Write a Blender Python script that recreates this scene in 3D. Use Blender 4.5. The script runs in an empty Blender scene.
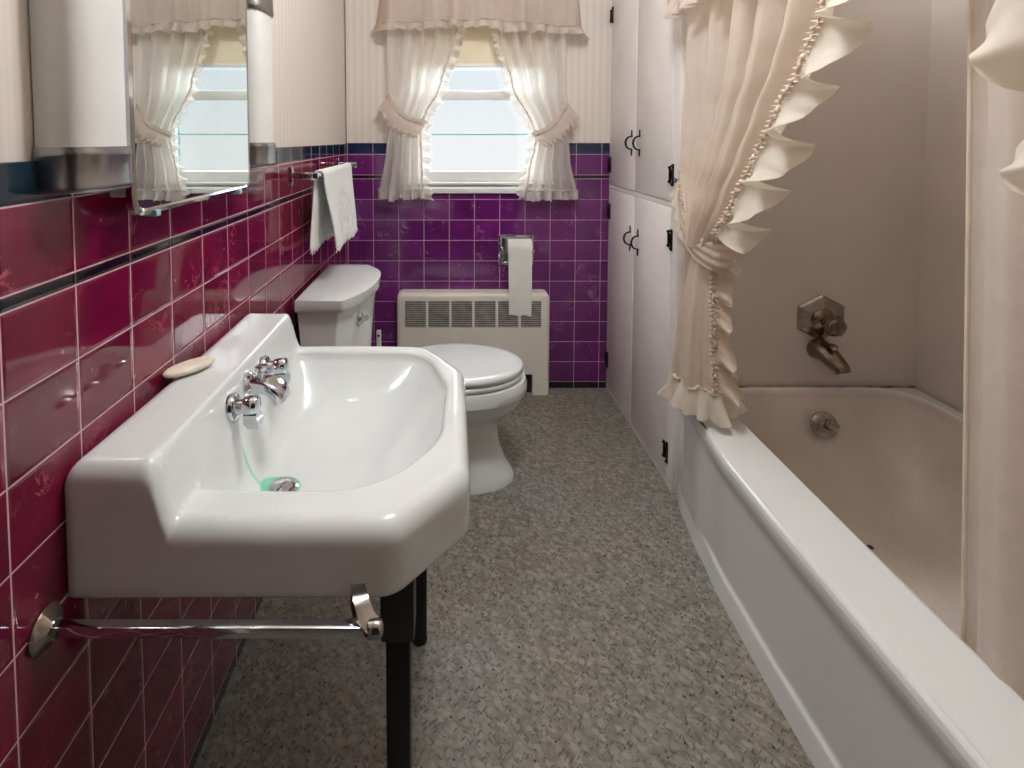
import bpy, bmesh, math, random
from mathutils import Vector, Matrix
random.seed(7)
PI = math.pi; sin = math.sin; cos = math.cos
SC = bpy.context.scene; COL = SC.collection

# ------------------------------------------------------------------ colours / materials
def lin(c):
    return tuple((v/255/12.92 if v/255 <= .04045 else ((v/255+.055)/1.055)**2.4) for v in c)
def rgba(c): return lin(c)+(1,)

class NT:
    def __init__(s, name):
        s.m = bpy.data.materials.new(name); s.m.use_nodes = True
        s.t = s.m.node_tree; s.n = s.t.nodes; s.l = s.t.links
        s.b = s.n['Principled BSDF']; s.out = s.n['Material Output']
    def new(s, typ, **kw):
        n = s.n.new(typ)
        for k, v in kw.items(): setattr(n, k, v)
        return n
    def put(s, sock, v):
        if hasattr(v, 'is_output') or isinstance(v, bpy.types.NodeSocket): s.l.new(v, sock)
        else: sock.default_value = v
    def math(s, op, a, b=0., c=None):
        n = s.new('ShaderNodeMath', operation=op)
        s.put(n.inputs[0], a); s.put(n.inputs[1], b)
        if c is not None: s.put(n.inputs[2], c)
        return n.outputs[0]
    def pos(s):
        g = s.new('ShaderNodeNewGeometry'); x = s.new('ShaderNodeSeparateXYZ')
        s.l.new(g.outputs['Position'], x.inputs[0]); return g.outputs['Position'], x.outputs
    def obj(s): return s.new('ShaderNodeTexCoord').outputs['Object']
    def noise(s, vec, scale, detail=4, rough=.55, dist=0.):
        n = s.new('ShaderNodeTexNoise'); n.inputs['Scale'].default_value = scale
        n.inputs['Detail'].default_value = detail; n.inputs['Roughness'].default_value = rough
        n.inputs['Distortion'].default_value = dist
        if vec is not None: s.l.new(vec, n.inputs['Vector'])
        return n.outputs['Fac']
    def mix(s, f, a, b, blend='MIX'):
        n = s.new('ShaderNodeMix', data_type='RGBA', blend_type=blend)
        s.put(n.inputs[0], f); s.put(n.inputs[6], a); s.put(n.inputs[7], b)
        return n.outputs[2]
    def ramp(s, f, stops, interp='LINEAR'):
        n = s.new('ShaderNodeValToRGB'); n.color_ramp.interpolation = interp
        e = n.color_ramp.elements
        while len(e) < len(stops): e.new(.5)
        for q, (p, c) in zip(e, stops): q.position = p; q.color = c
        s.l.new(f, n.inputs[0]); return n.outputs[0]
    def step(s, v, lo, hi):
        n = s.new('ShaderNodeMapRange', interpolation_type='SMOOTHSTEP')
        s.put(n.inputs[0], v); n.inputs[1].default_value = lo; n.inputs[2].default_value = hi
        return n.outputs[0]
    def bump(s, h, strength=.3, dist=.002):
        n = s.new('ShaderNodeBump'); n.inputs['Strength'].default_value = strength
        n.inputs['Distance'].default_value = dist; s.l.new(h, n.inputs['Height'])
        s.l.new(n.outputs[0], s.b.inputs['Normal'])
    def set(s, **kw):
        for k, v in kw.items(): s.put(s.b.inputs[k.replace('_', ' ')], v)

def pm(name, c, rough=.5, metal=0., var=.06, scale=8., bump=0., bscale=60., coat=0., spec=.5):
    t = NT(name); v = t.obj()
    n = t.noise(v, scale)
    c2 = tuple(max(0, x*(1-var)) for x in c); c1 = tuple(min(255, x*(1+var)) for x in c)
    t.set(Base_Color=t.ramp(n, [(.3, rgba(c2)), (.7, rgba(c1))]), Roughness=rough, Metallic=metal)
    t.b.inputs['Coat Weight'].default_value = coat
    t.b.inputs['Specular IOR Level'].default_value = spec
    if bump: t.bump(t.noise(v, bscale, 3), bump, .001)
    return t.m

def cloth_mat(name, c, trans=.35, clear=.0, bump=.15, tc=None):
    t = NT(name); v = t.obj()
    n = t.noise(v, 25, 3)
    col = t.ramp(n, [(.3, rgba(tuple(x*.96 for x in c))), (.7, rgba(tuple(min(255, x*1.02) for x in c)))])
    t.set(Base_Color=col, Roughness=.85); t.b.inputs['Specular IOR Level'].default_value = .1
    w = t.new('ShaderNodeTexWave'); w.inputs['Scale'].default_value = 220; t.l.new(v, w.inputs['Vector'])
    t.bump(w.outputs['Fac'], bump, .0004)
    tr = t.new('ShaderNodeBsdfTranslucent'); tr.inputs[0].default_value = rgba(tc or c)
    mx = t.new('ShaderNodeMixShader'); mx.inputs[0].default_value = trans
    t.l.new(t.b.outputs[0], mx.inputs[1]); t.l.new(tr.outputs[0], mx.inputs[2])
    last = mx
    if clear:
        tp = t.new('ShaderNodeBsdfTransparent'); m2 = t.new('ShaderNodeMixShader'); m2.inputs[0].default_value = clear
        t.l.new(mx.outputs[0], m2.inputs[1]); t.l.new(tp.outputs[0], m2.inputs[2]); last = m2
    t.l.new(last.outputs[0], t.out.inputs[0])
    return t.m

ROW = .0983; Z0 = .032; TW = .12
def tile_mat(name, axis, a0, tw, base_lo, base_hi, vein, cap, dark, side=None):
    """plastic wall tile: marbled field tiles, thin black liner, navy cap and base; axis runs along the wall"""
    t = NT(name); P, X = t.pos()
    a = X[axis]; z = X[2]
    u = t.math('DIVIDE', t.math('SUBTRACT', a, a0), tw)
    zz = t.math('SUBTRACT', t.math('SUBTRACT', z, Z0), t.math('MULTIPLY', t.math('GREATER_THAN', z, 1.024), .018))
    w = t.math('DIVIDE', zz, ROW)
    fu = t.math('FRACT', u); fw = t.math('FRACT', w)
    du = t.math('MULTIPLY', t.math('MINIMUM', fu, t.math('SUBTRACT', 1., fu)), tw)
    dw = t.math('MULTIPLY', t.math('MINIMUM', fw, t.math('SUBTRACT', 1., fw)), ROW)
    g = t.math('MINIMUM', du, dw)
    grout = t.math('SUBTRACT', 1., t.step(g, .0007, .0016))
    edge = t.step(g, .001, .006)
    # random offset per tile
    cmb = t.new('ShaderNodeCombineXYZ'); t.put(cmb.inputs[0], t.math('FLOOR', u)); t.put(cmb.inputs[1], t.math('FLOOR', w))
    wn = t.new('ShaderNodeTexWhiteNoise', noise_dimensions='3D'); t.l.new(cmb.outputs[0], wn.inputs['Vector'])
    off = t.new('ShaderNodeVectorMath', operation='SCALE'); t.l.new(wn.outputs['Color'], off.inputs[0]); off.inputs[3].default_value = 7.
    pv = t.new('ShaderNodeVectorMath', operation='ADD'); t.l.new(P, pv.inputs[0]); t.l.new(off.outputs[0], pv.inputs[1])
    cloud = t.noise(pv.outputs[0], 9, 3, .5, .6)
    base = t.ramp(cloud, [(.25, rgba(base_lo)), (.75, rgba(base_hi))])
    ms = t.noise(pv.outputs[0], 14, 5, .62, 1.6)
    vm = t.math('SUBTRACT', 1., t.step(t.math('ABSOLUTE', t.math('SUBTRACT', ms, .5)), .0, .035))
    gate = t.step(t.noise(pv.outputs[0], 11, 2), .54, .74)
    vm = t.math('MULTIPLY', t.math('MULTIPLY', vm, gate), .45)
    base = t.mix(vm, base, rgba(vein))
    sp = t.new('ShaderNodeTexVoronoi'); sp.inputs['Scale'].default_value = 24; t.l.new(pv.outputs[0], sp.inputs['Vector'])
    base = t.mix(t.math('MULTIPLY', t.math('LESS_THAN', sp.outputs['Distance'], .07), .5), base, rgba(vein))
    br = t.math('MULTIPLY_ADD', wn.outputs['Value'], .3, .85)
    hs = t.new('ShaderNodeHueSaturation'); t.l.new(base, hs.inputs['Color']); t.l.new(br, hs.inputs['Value']); base = hs.outputs[0]
    stripe = t.math('MULTIPLY', t.math('GREATER_THAN', z, 1.0165), t.math('LESS_THAN', z, 1.0315))
    capm = t.math('GREATER_THAN', z, 1.1315); basem = t.math('LESS_THAN', z, Z0)
    capn = t.ramp(t.noise(pv.outputs[0], 18, 4, .6, 1.), [(.35, rgba(cap)), (.75, rgba(tuple(min(255, q*1.5+6) for q in cap)))])
    colr = t.mix(stripe, base, rgba(dark)); colr = t.mix(capm, colr, capn); colr = t.mix(basem, colr, rgba(dark))
    gc = t.math('MULTIPLY', grout, t.math('SUBTRACT', 1., t.math('MULTIPLY', stripe, .85)))
    colr = t.mix(gc, colr, rgba((214, 172, 184)))
    t.set(Base_Color=colr, Roughness=t.math('MULTIPLY_ADD', grout, .5, .06))
    t.b.inputs['Specular IOR Level'].default_value = .85
    h = t.math('ADD', edge, t.math('MULTIPLY', t.noise(P, 5, 2), .6))
    t.bump(h, .35, .002)
    return t.m

M = {}
M['tile_left'] = tile_mat('crimson_tile', 1, .577, TW, (96, 4, 38), (128, 14, 58), (236, 120, 140), (14, 30, 42), (6, 12, 18))
M['tile_back'] = tile_mat('blue_cast_tile', 0, -.0065, .1203, (92, 24, 92), (116, 38, 116), (206, 146, 196), (24, 33, 58), (20, 8, 34))  # back wall tiles tinted purple; bluish light cast is put into the colour

def wallpaper():
    t = NT('striped_wallpaper'); P, X = t.pos()
    s = t.math('ADD', X[0], X[1])
    a = t.math('SINE', t.math('MULTIPLY', s, 2*PI/.034))
    b = t.math('SINE', t.math('MULTIPLY', s, 2*PI/.0113))
    f = t.math('MULTIPLY_ADD', a, .25, t.math('MULTIPLY_ADD', b, .15, .5))
    f = t.math('ADD', f, t.math('MULTIPLY', t.math('SUBTRACT', t.noise(P, 6), .5), .35))
    t.set(Base_Color=t.ramp(f, [(.1, rgba((216, 203, 192))), (.9, rgba((228, 217, 207)))]), Roughness=.7)
    return t.m
M['paper'] = wallpaper()
M['paint'] = pm('cream_wall_paint', (226, 216, 206), .55, var=.02, scale=3, bump=.05)
M['surround'] = pm('cream_tub_surround_panel', (224, 214, 206), .22, var=.025, scale=2.5, bump=.03, bscale=6)
M['hall'] = pm('dark_unseen_hall', (58, 44, 36), .6, var=.15)  # unseen hall walls, coloured dark to cut bounce from behind the camera
M['ceil'] = pm('ceiling_paint', (236, 230, 222), .8, var=.02)
M['cab'] = pm('cabinet_white_paint', (236, 228, 224), .38, var=.03, scale=4, bump=.05, bscale=30)
M['white'] = pm('white_gloss_paint', (232, 232, 228), .3, var=.03)
M['black'] = pm('opening_black', (14, 15, 17), .35, var=.2)  # black fill for openings, stands in for their inner shade
M['iron'] = pm('black_iron', (16, 14, 13), .4, metal=.6, var=.3, scale=40)
M['legblack'] = pm('black_steel_leg', (24, 26, 29), .4, metal=.2, var=.2)
M['chrome'] = pm('chrome', (205, 208, 212), .06, metal=1., var=.03, scale=20)
M['worn'] = pm('worn_chrome', (170, 165, 158), .16, metal=1., var=.14, scale=30)
M['satin'] = pm('dull_chrome', (150, 150, 152), .28, metal=1., var=.1, scale=14)
M['brass'] = pm('tarnished_chrome', (136, 121, 106), .2, metal=1., var=.2, scale=24)
M['porc'] = pm('white_porcelain', (228, 231, 229), .07, var=.012, scale=3, coat=.3)
M['seat'] = pm('white_seat_plastic', (226, 230, 228), .12, var=.012, scale=3, coat=.3)
M['enamel'] = pm('tub_enamel', (230, 230, 228), .14, var=.015, scale=2, coat=.2)
M['inner'] = pm('shaded_tub_enamel', (224, 213, 204), .25, var=.04, scale=4)  # warm shade inside the tub is put into this colour
M['heater'] = pm('cream_heater_enamel', (234, 226, 214), .35, var=.02, scale=5)
M['grille'] = pm('grille_recess_shade', (86, 82, 80), .6, var=.25, scale=20)
M['slat'] = pm('grille_slat', (190, 184, 175), .5, metal=.2, var=.12, scale=40)
M['paperroll'] = pm('tissue_paper', (238, 236, 230), .95, var=.015, scale=20, bump=.2, bscale=50, spec=.1)
M['soap'] = pm('cream_soap', (232, 220, 200), .35, var=.05, scale=14)
M['plastic'] = pm('white_plastic', (232, 232, 226), .3, var=.02)
M['lamp'] = pm('opal_lamp_diffuser', (226, 224, 220), .3, var=.02)
M['shade'] = pm('cream_shade_cloth', (240, 226, 196), .8, var=.03)
M['vinylfoot'] = pm('rubber_foot', (40, 40, 40), .7, var=.2)
M['caulk'] = pm('stained_caulk', (150, 122, 96), .7, var=.35, scale=30)
M['mirror'] = pm('mirror_silver', (226, 232, 230), .01, metal=1., var=.01)
M['glass_edge'] = pm('green_glass_edge', (150, 196, 196), .12, var=.1, spec=.6)
M['curt'] = cloth_mat('sheer_cream_voile', (240, 234, 227), .5, .2, tc=(248, 242, 236))
M['valance'] = cloth_mat('cream_valance_voile', (232, 217, 206), .5, .08)
M['shower'] = cloth_mat('cream_shower_fabric', (244, 231, 217), .55)
M['ruffle'] = cloth_mat('ivory_ruffle_fabric', (248, 239, 225), .5)
M['ruche'] = cloth_mat('ruched_seam', (244, 228, 210), .35)
M['liner'] = cloth_mat('pale_liner', (246, 236, 227), .6)

def towel_mat():
    t = NT('white_terry_towel'); P, X = t.pos()
    n = t.noise(P, 160, 3)
    cy = t.math('DIVIDE', t.math('SUBTRACT', X[1], 1.98), .13); cz = t.math('DIVIDE', t.math('SUBTRACT', X[2], .93), .11)
    r = t.math('ADD', t.math('MULTIPLY', cy, cy), t.math('MULTIPLY', cz, cz))
    inside = t.math('SUBTRACT', 1., t.step(r, .5, 1.1))
    emb = t.math('SUBTRACT', 1., t.step(t.math('ABSOLUTE', t.math('SUBTRACT', t.noise(P, 26, 4, .6, 2.), .5)), 0., .05))
    f = t.math('MULTIPLY', t.math('MULTIPLY', inside, emb), .55)
    t.set(Base_Color=t.mix(f, rgba((238, 238, 234)), rgba((150, 152, 152))), Roughness=.95)
    t.b.inputs['Specular IOR Level'].default_value = .05
    t.bump(n, .4, .002); return t.m
M['towel'] = towel_mat()

def floor_mat():
    t = NT('chip_pattern_vinyl'); P, X = t.pos()
    wob = t.new('ShaderNodeVectorMath', operation='ADD'); nn = t.new('ShaderNodeTexNoise'); nn.inputs['Scale'].default_value = 45; t.l.new(P, nn.inputs['Vector'])
    sc_ = t.new('ShaderNodeVectorMath', operation='SCALE'); t.l.new(nn.outputs['Color'], sc_.inputs[0]); sc_.inputs[3].default_value = .012
    t.l.new(P, wob.inputs[0]); t.l.new(sc_.outputs[0], wob.inputs[1]); W = wob.outputs[0]
    def dashes(rot, scale, stretch):
        mp = t.new('ShaderNodeMapping'); t.l.new(W, mp.inputs['Vector']); mp.inputs['Rotation'].default_value = (0, 0, rot)
        mp_ = t.new('ShaderNodeMapping'); t.l.new(mp.outputs[0], mp_.inputs['Vector']); mp_.inputs['Scale'].default_value = (1., stretch, 1.); mp = mp_
        v = t.new('ShaderNodeTexVoronoi'); v.inputs['Scale'].default_value = scale; t.l.new(mp.outputs[0], v.inputs['Vector'])
        q = t.new('ShaderNodeSeparateColor'); t.l.new(v.outputs['Color'], q.inputs[0])
        return v.outputs['Distance'], q.outputs
    d1, q1 = dashes(.78, 62, 1.35); d2, q2 = dashes(-.8, 58, 3.2); d3, q3 = dashes(.8, 64, 3.0)
    c = t.ramp(q1[0], [(0., rgba((112, 106, 98))), (.35, rgba((136, 130, 121))), (.75, rgba((150, 145, 136))), (1., rgba((168, 162, 152)))])
    big = t.step(t.noise(P, 3.2, 3), .35, .65)
    c = t.mix(.42, c, t.mix(big, rgba((146, 132, 114)), rgba((134, 134, 128))))
    c = t.mix(t.math('MULTIPLY', t.step(d1, .38, .75), .32), c, rgba((78, 72, 66)))
    def fleck(cc, d, q, lim, lo, amt, col):
        return t.mix(t.math('MULTIPLY', t.math('MULTIPLY', t.math('SUBTRACT', 1., t.step(d, lim*.7, lim)), t.math('GREATER_THAN', q, lo)), amt), cc, rgba(col))
    c = fleck(c, d2, q2[1], .44, .68, .6, (50, 53, 48)); c = fleck(c, d3, q3[1], .44, .70, .6, (54, 56, 50))
    c = fleck(c, d2, q2[2], .40, .78, .55, (202, 196, 186)); c = fleck(c, d3, q3[2], .40, .80, .5, (200, 194, 184))
    d4, q4 = dashes(.1, 70, 1.)
    c = fleck(c, d4, q4[0], .26, .9, .9, (34, 31, 29))
    gr = t.noise(P, 240, 3, .7)
    c = t.mix(t.math('MULTIPLY', t.step(gr, .5, .75), .3), c, rgba((64, 60, 56)))
    t.set(Base_Color=c, Roughness=.42); t.b.inputs['Specular IOR Level'].default_value = .35
    t.bump(t.noise(P, 90, 3), .25, .001); return t.m
M['floor'] = floor_mat()

DR = Vector((-.302, .925, .602))
def sink_mat():
    t = NT('sink_porcelain'); P, X = t.pos()
    x, y, z = X[0], X[1], X[2]
    # verdigris run from the near tap down to the drain, and the ring round the drain
    yl = t.math('MULTIPLY_ADD', t.math('SUBTRACT', z, .66), -.25, .905)
    dy = t.math('ABSOLUTE', t.math('SUBTRACT', y, yl))
    run = t.math('MULTIPLY', t.math('SUBTRACT', 1., t.step(dy, .001, .006)), t.math('MULTIPLY', t.math('SUBTRACT', 1., t.step(z, .635, .72)), t.math('LESS_THAN', x, DR.x)))
    dx = t.math('SUBTRACT', x, DR.x); dyy = t.math('SUBTRACT', y, DR.y)
    r = t.math('SQRT', t.math('ADD', t.math('MULTIPLY', dx, dx), t.math('MULTIPLY', dyy, dyy)))
    ring = t.math('MULTIPLY', t.math('SUBTRACT', 1., t.step(r, .032, .0365)), t.math('LESS_THAN', z, .66))
    m = t.math('MULTIPLY', t.math('MAXIMUM', t.math('MULTIPLY', run, .8), ring), t.math('MULTIPLY_ADD', t.noise(P, 40, 3), .5, .6))
    base = t.ramp(t.noise(P, 4), [(.3, rgba((219, 222, 221))), (.7, rgba((225, 227, 225)))])
    t.set(Base_Color=t.mix(m, base, rgba((88, 204, 168))), Roughness=.06)
    t.b.inputs['Coat Weight'].default_value = .3
    return t.m
M['sink'] = sink_mat()

def glass_mat():
    t = NT('window_glass'); n = t.noise(t.obj(), 2)
    tr = t.new('ShaderNodeBsdfTransparent'); gl = t.new('ShaderNodeBsdfGlossy'); gl.inputs['Roughness'].default_value = .02
    tr.inputs[0].default_value = (.985, .995, .99, 1)
    mx = t.new('ShaderNodeMixShader'); t.put(mx.inputs[0], t.math('MULTIPLY_ADD', n, .02, .05))
    t.l.new(tr.outputs[0], mx.inputs[1]); t.l.new(gl.outputs[0], mx.inputs[2]); t.l.new(mx.outputs[0], t.out.inputs[0])
    return t.m
M['glass'] = glass_mat()

# ------------------------------------------------------------------ geometry helpers
class G:
    """collects shapes into one mesh"""
    def __init__(s): s.v = []; s.f = []; s.mi = []
    def add(s, vs, fs, mi=0):
        o = len(s.v); s.v += [Vector(p) for p in vs]; s.f += [tuple(i+o for i in f) for f in fs]; s.mi += [mi]*len(fs); return s
    def bm(s, b, mi=0):
        b.verts.index_update()
        s.add([v.co.copy() for v in b.verts], [[v.index for v in f.verts] for f in b.faces], mi); b.free(); return s
    def box(s, lo, hi, bev=0., seg=2, mi=0, rot=None):
        lo = Vector(lo); hi = Vector(hi); b = bmesh.new(); bmesh.ops.create_cube(b, size=1.)
        c = (lo+hi)/2; d = hi-lo
        for v in b.verts: v.co = Vector((v.co.x*d.x, v.co.y*d.y, v.co.z*d.z))
        if bev: bmesh.ops.bevel(b, geom=b.edges[:], offset=bev, segments=seg, profile=.5, affect='EDGES')
        for v in b.verts:
            if rot: v.co = rot @ v.co
            v.co += c
        return s.bm(b, mi)
    def grid(s, fn, nu, nv, cu=False, mi=0, capu=False):
        vs = [fn(i/(nu if cu else nu-1), j/(nv-1)) for j in range(nv) for i in range(nu)]
        fs = []
        for j in range(nv-1):
            for i in range(nu if cu else nu-1):
                k = (i+1) % nu
                fs.append((j*nu+i, j*nu+k, (j+1)*nu+k, (j+1)*nu+i))
        if capu: fs.append(tuple(range(nu-1, -1, -1))); fs.append(tuple((nv-1)*nu+i for i in range(nu)))
        return s.add(vs, fs, mi)
    def rings(s, rs, cap0=True, cap1=True, mi=0):
        n = len(rs[0]); vs = [p for r in rs for p in r]; fs = []
        for j in range(len(rs)-1):
            for i in range(n):
                k = (i+1) % n; fs.append((j*n+i, j*n+k, (j+1)*n+k, (j+1)*n+i))
        if cap0: fs.append(tuple(range(n-1, -1, -1)))
        if cap1: fs.append(tuple((len(rs)-1)*n+i for i in range(n)))
        return s.add(vs, fs, mi)
    def tube(s, path, r, n=12, mi=0, sq=None):
        path = [Vector(p) for p in path]; rs = []
        up = Vector((0, 0, 1))
        prev = None
        for i, p in enumerate(path):
            t = (path[min(i+1, len(path)-1)]-path[max(i-1, 0)]).normalized()
            if prev is None:
                a = up if abs(t.dot(up)) < .9 else Vector((0, 1, 0)); nrm = (a-t*a.dot(t)).normalized()
            else: nrm = (prev-t*prev.dot(t)).normalized()
            prev = nrm; bn = t.cross(nrm); rr = r(i/(len(path)-1)) if callable(r) else r
            if sq: rs.append([p+nrm*a2*rr+bn*b2*rr for a2, b2 in sq])
            else: rs.append([p+(nrm*cos(2*PI*k/n)+bn*sin(2*PI*k/n))*rr for k in range(n)])
        return s.rings(rs, mi=mi)
    def lathe(s, prof, c, axis, n=32, mi=0, sx=1.):
        """prof: (radius, height along axis)"""
        c = Vector(c); ax = Vector(axis).normalized(); a = Vector((0, 0, 1)) if abs(ax.z) < .9 else Vector((1, 0, 0))
        e = (a-ax*a.dot(ax)).normalized(); q = ax.cross(e)
        return s.rings([[c+ax*h+(e*cos(2*PI*k/n)+q*sin(2*PI*k/n)*sx)*max(r, 1e-5) for k in range(n)] for r, h in prof], mi=mi)
    def prism(s, poly, f0, f1, bev=0., mi=0):
        """poly: list of 2-D points; f0/f1 map a 2-D point to 3-D (back and front face); front edge rounded by insetting"""
        return s.rings([[f0(p) for p in poly], [f1(p) for p in poly]], mi=mi)
    def out(s, name, mats, parent=None, smooth=True, angle=40):
        me = bpy.data.meshes.new(name); off = parent_off(parent)
        me.from_pydata([v-off for v in s.v], [], s.f)
        if not isinstance(mats, (list, tuple)): mats = [mats]
        for m in mats: me.materials.append(m)
        for p, i in zip(me.polygons, s.mi): p.material_index = i; p.use_smooth = smooth
        b = bmesh.new(); b.from_mesh(me); bmesh.ops.recalc_face_normals(b, faces=b.faces[:]) if len(b.faces) < 60000 else None
        if smooth and angle < 180:
            for e in b.edges:
                if len(e.link_faces) == 2 and e.calc_face_angle(0) > math.radians(angle): e.smooth = False
        b.to_mesh(me); b.free()
        o = bpy.data.objects.new(name, me); COL.objects.link(o)
        if parent is not None: o.parent = parent
        return o

def parent_off(p):
    o = Vector((0, 0, 0))
    while p is not None: o += p.location; p = p.parent
    return o
def tag(o, label, cat, group=None):
    o['label'] = label; o['category'] = cat
    if group: o['group'] = group
    return o
def thing(name, loc, label, cat, group=None):
    o = bpy.data.objects.new(name, None); o.empty_display_size = .05; COL.objects.link(o); o.location = loc
    return tag(o, label, cat, group)
def struct(o): o['kind'] = 'structure'; return o

def fillet(pts, rads, seg=8):
    out = []; n = len(pts)
    for i in range(n):
        p = Vector(pts[i]).to_2d(); a = Vector(pts[i-1]).to_2d(); b = Vector(pts[(i+1) % n]).to_2d(); r = rads[i] if isinstance(rads, (list, tuple)) else rads
        if r <= 0: out.append(p); continue
        da = (a-p); db = (b-p); la, lb = da.length, db.length; da /= la; db /= lb
        half = math.acos(max(-1, min(1, da.dot(db))))/2; d = min(r/math.tan(half), la*.49, lb*.49)
        s0 = p+da*d; s1 = p+db*d
        for k in range(seg+1):
            t = k/seg; out.append((1-t)**2*s0+2*t*(1-t)*p+t*t*s1)
    return out
def radial(poly, c, th):
    d = Vector((cos(th), sin(th))); best = 0
    for i in range(len(poly)):
        a = poly[i]-c; b = poly[(i+1) % len(poly)]-c; e = b-a
        den = d.x*e.y-d.y*e.x
        if abs(den) < 1e-12: continue
        t = (a.x*e.y-a.y*e.x)/den; u = (a.x*d.y-a.y*d.x)/den
        if t > 0 and -1e-6 <= u <= 1+1e-6: best = max(best, t)
    return best
def sstep(a, b, x):
    t = max(0, min(1, (x-a)/(b-a))); return t*t*(3-2*t)
def lerp(a, b, t): return a+(b-a)*t
def curve(keys, x):
    if x <= keys[0][0]: return keys[0][1]
    for (a, p), (b, q) in zip(keys, keys[1:]):
        if x <= b: return lerp(p, q, sstep(0, 1, (x-a)/(b-a))*.5+.5*(x-a)/(b-a))
    return keys[-1][1]
def spline(pts, n):
    P = [Vector(p) for p in pts]; P = [2*P[0]-P[1]]+P+[2*P[-1]-P[-2]]; out = []
    m = len(pts)-1
    for i in range(n):
        t = i/(n-1)*m; k = min(int(t), m-1); f = t-k
        a, b, c, d = P[k:k+4]
        out.append(.5*((2*b)+(c-a)*f+(2*a-5*b+4*c-d)*f*f+(3*b-a-3*c+d)*f**3))
    return out

# ------------------------------------------------------------------ room shell
XL, YB, XC, XR, YT, CZ = -.492, 2.544, .75, 1.56, 1.77, 2.32
struct(G().box((XL-.05, -1.65, -.06), (XR+.05, YB+.02, 0)).out('floor', M['floor'], smooth=False))
struct(G().box((XL-.1, -1.7, CZ), (XR+.1, YB+.2, CZ+.06)).out('ceiling', M['ceil'], smooth=False))
# left wall: plaster with paper, tile wainscot standing 6 mm proud
g = G().box((XL-.10, -1.6, 0), (XL-.006, YB+.12, CZ), mi=0).box((XL-.006, -.18, 0), (XL, YB, 1.181), .0025, 2, mi=1)
struct(g.out('wall_left', [M['paper'], M['tile_left']], smooth=False))
# back wall with the window opening
WX0, WX1, WZ0, WZ1 = -.23, .49, .946, 1.82
g = G()
for lo, hi in (((XL, 0), (WX0, CZ)), ((WX1, 0), (XR, CZ)), ((WX0, 0), (WX1, WZ0)), ((WX0, WZ1), (WX1, CZ))):
    g.box((lo[0], YB+.006, lo[1]), (hi[0], YB+.12, hi[1]), mi=0)
TZ = 1.184
for lo, hi in (((XL, 0), (WX0, TZ)), ((WX1, 0), (XC+.002, TZ)), ((WX0, 0), (WX1, WZ0))):
    g.box((lo[0], YB, lo[1]), (hi[0], YB+.006, hi[1]), mi=1)
struct(g.out('wall_back', [M['paper'], M['tile_back']], smooth=False))
struct(G().box((XR, -1.0, 0), (XR+.08, YB+.12, CZ)).out('wall_right', M['surround'], smooth=False))
struct(G().box((XC+.03, YT, 0), (XR, YT+.03, CZ)).out('wall_tub_end', M['surround'], smooth=False))
struct(G().box((XC+.0, -.9, 0), (XR, .06, CZ)).out('wall_tub_foot', M['paint'], smooth=False))
struct(G().box((XL, -.30, 0), (-.44, -.18, CZ)).box((.66, -.30, 0), (XC, -.18, CZ)).box((-.44, -.30, 2.0), (.66, -.18, CZ)).out('wall_front', M['paint'], smooth=False))
struct(G().box((XL-.1, -1.68, 0), (XR+.1, -1.6, CZ)).box((XR, -1.6, 0), (XR+.08, -.9, CZ)).out('wall_hall', M['hall'], smooth=False))

# stained caulk bead along the tub deck
g = G(); g.tube([(XC+.05+i*.02, YT-.002, .372+.001*sin(i*1.7)) for i in range(40)], lambda t: .0022+.0012*sin(t*60), 6)
struct(g.out('trim_1', M['caulk']))

# ------------------------------------------------------------------ window
w = bpy.data.objects.new('window_1', None); COL.objects.link(w); w.location = (.13, YB+.03, WZ0); struct(w)
g = G()
for lo, hi in (((WX0, 1.0), (WX0+.045, WZ1)), ((WX1-.045, 1.0), (WX1, WZ1)), ((WX0+.045, WZ1-.045), (WX1-.045, WZ1))):
    g.box((lo[0], YB-.006, lo[1]), (hi[0], YB+.10, hi[1]), .004)
g.out('frame', M['white'], w)
g = G()
g.box((WX0-.0, YB-.03, .988), (WX1, YB+.10, 1.0), .004)
g.box((WX0, YB-.016, .975), (WX1, YB+.05, .989), .003)
g.box((WX0, YB-.012, WZ0), (WX1, YB+.02, .968), .003)
g.out('window_sill', M['white'], w)
def sash(y0, y1, z0, z1, rails, st, name):
    g = G(); x0, x1 = WX0+.045, WX1-.045
    g.box((x0, y0, z0), (x0+st, y1, z1), .003); g.box((x1-st, y0, z0), (x1, y1, z1), .003)
    g.box((x0+st, y0, z0), (x1-st, y1, z0+rails[0]), .003); g.box((x0+st, y0, z1-rails[1]), (x1-st, y1, z1), .003)
    o = g.out(name, M['white'], w)
    G().box((x0+st-.004, (y0+y1)/2-.002, z0+rails[0]-.004), (x1-st+.004, (y0+y1)/2+.002, z1-rails[1]+.004)).out('pane', M['glass'], o)
sash(YB+.012, YB+.045, 1.0, 1.432, (.05, .044), .04, 'lower_sash')
sash(YB+.05, YB+.08, 1.388, WZ1-.045, (.04, .04), .04, 'upper_sash')
g = G().box((WX0+.045, YB+.088, 1.222), (WX1-.045, YB+.098, 1.231), .002).box((WX0+.045, YB+.088, 1.0), (WX0+.07, YB+.098, 1.77), .002).box((WX1-.07, YB+.088, 1.0), (WX1-.045, YB+.098, 1.77), .002)
g.out('storm_frame', M['glass_edge'], w)

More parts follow.
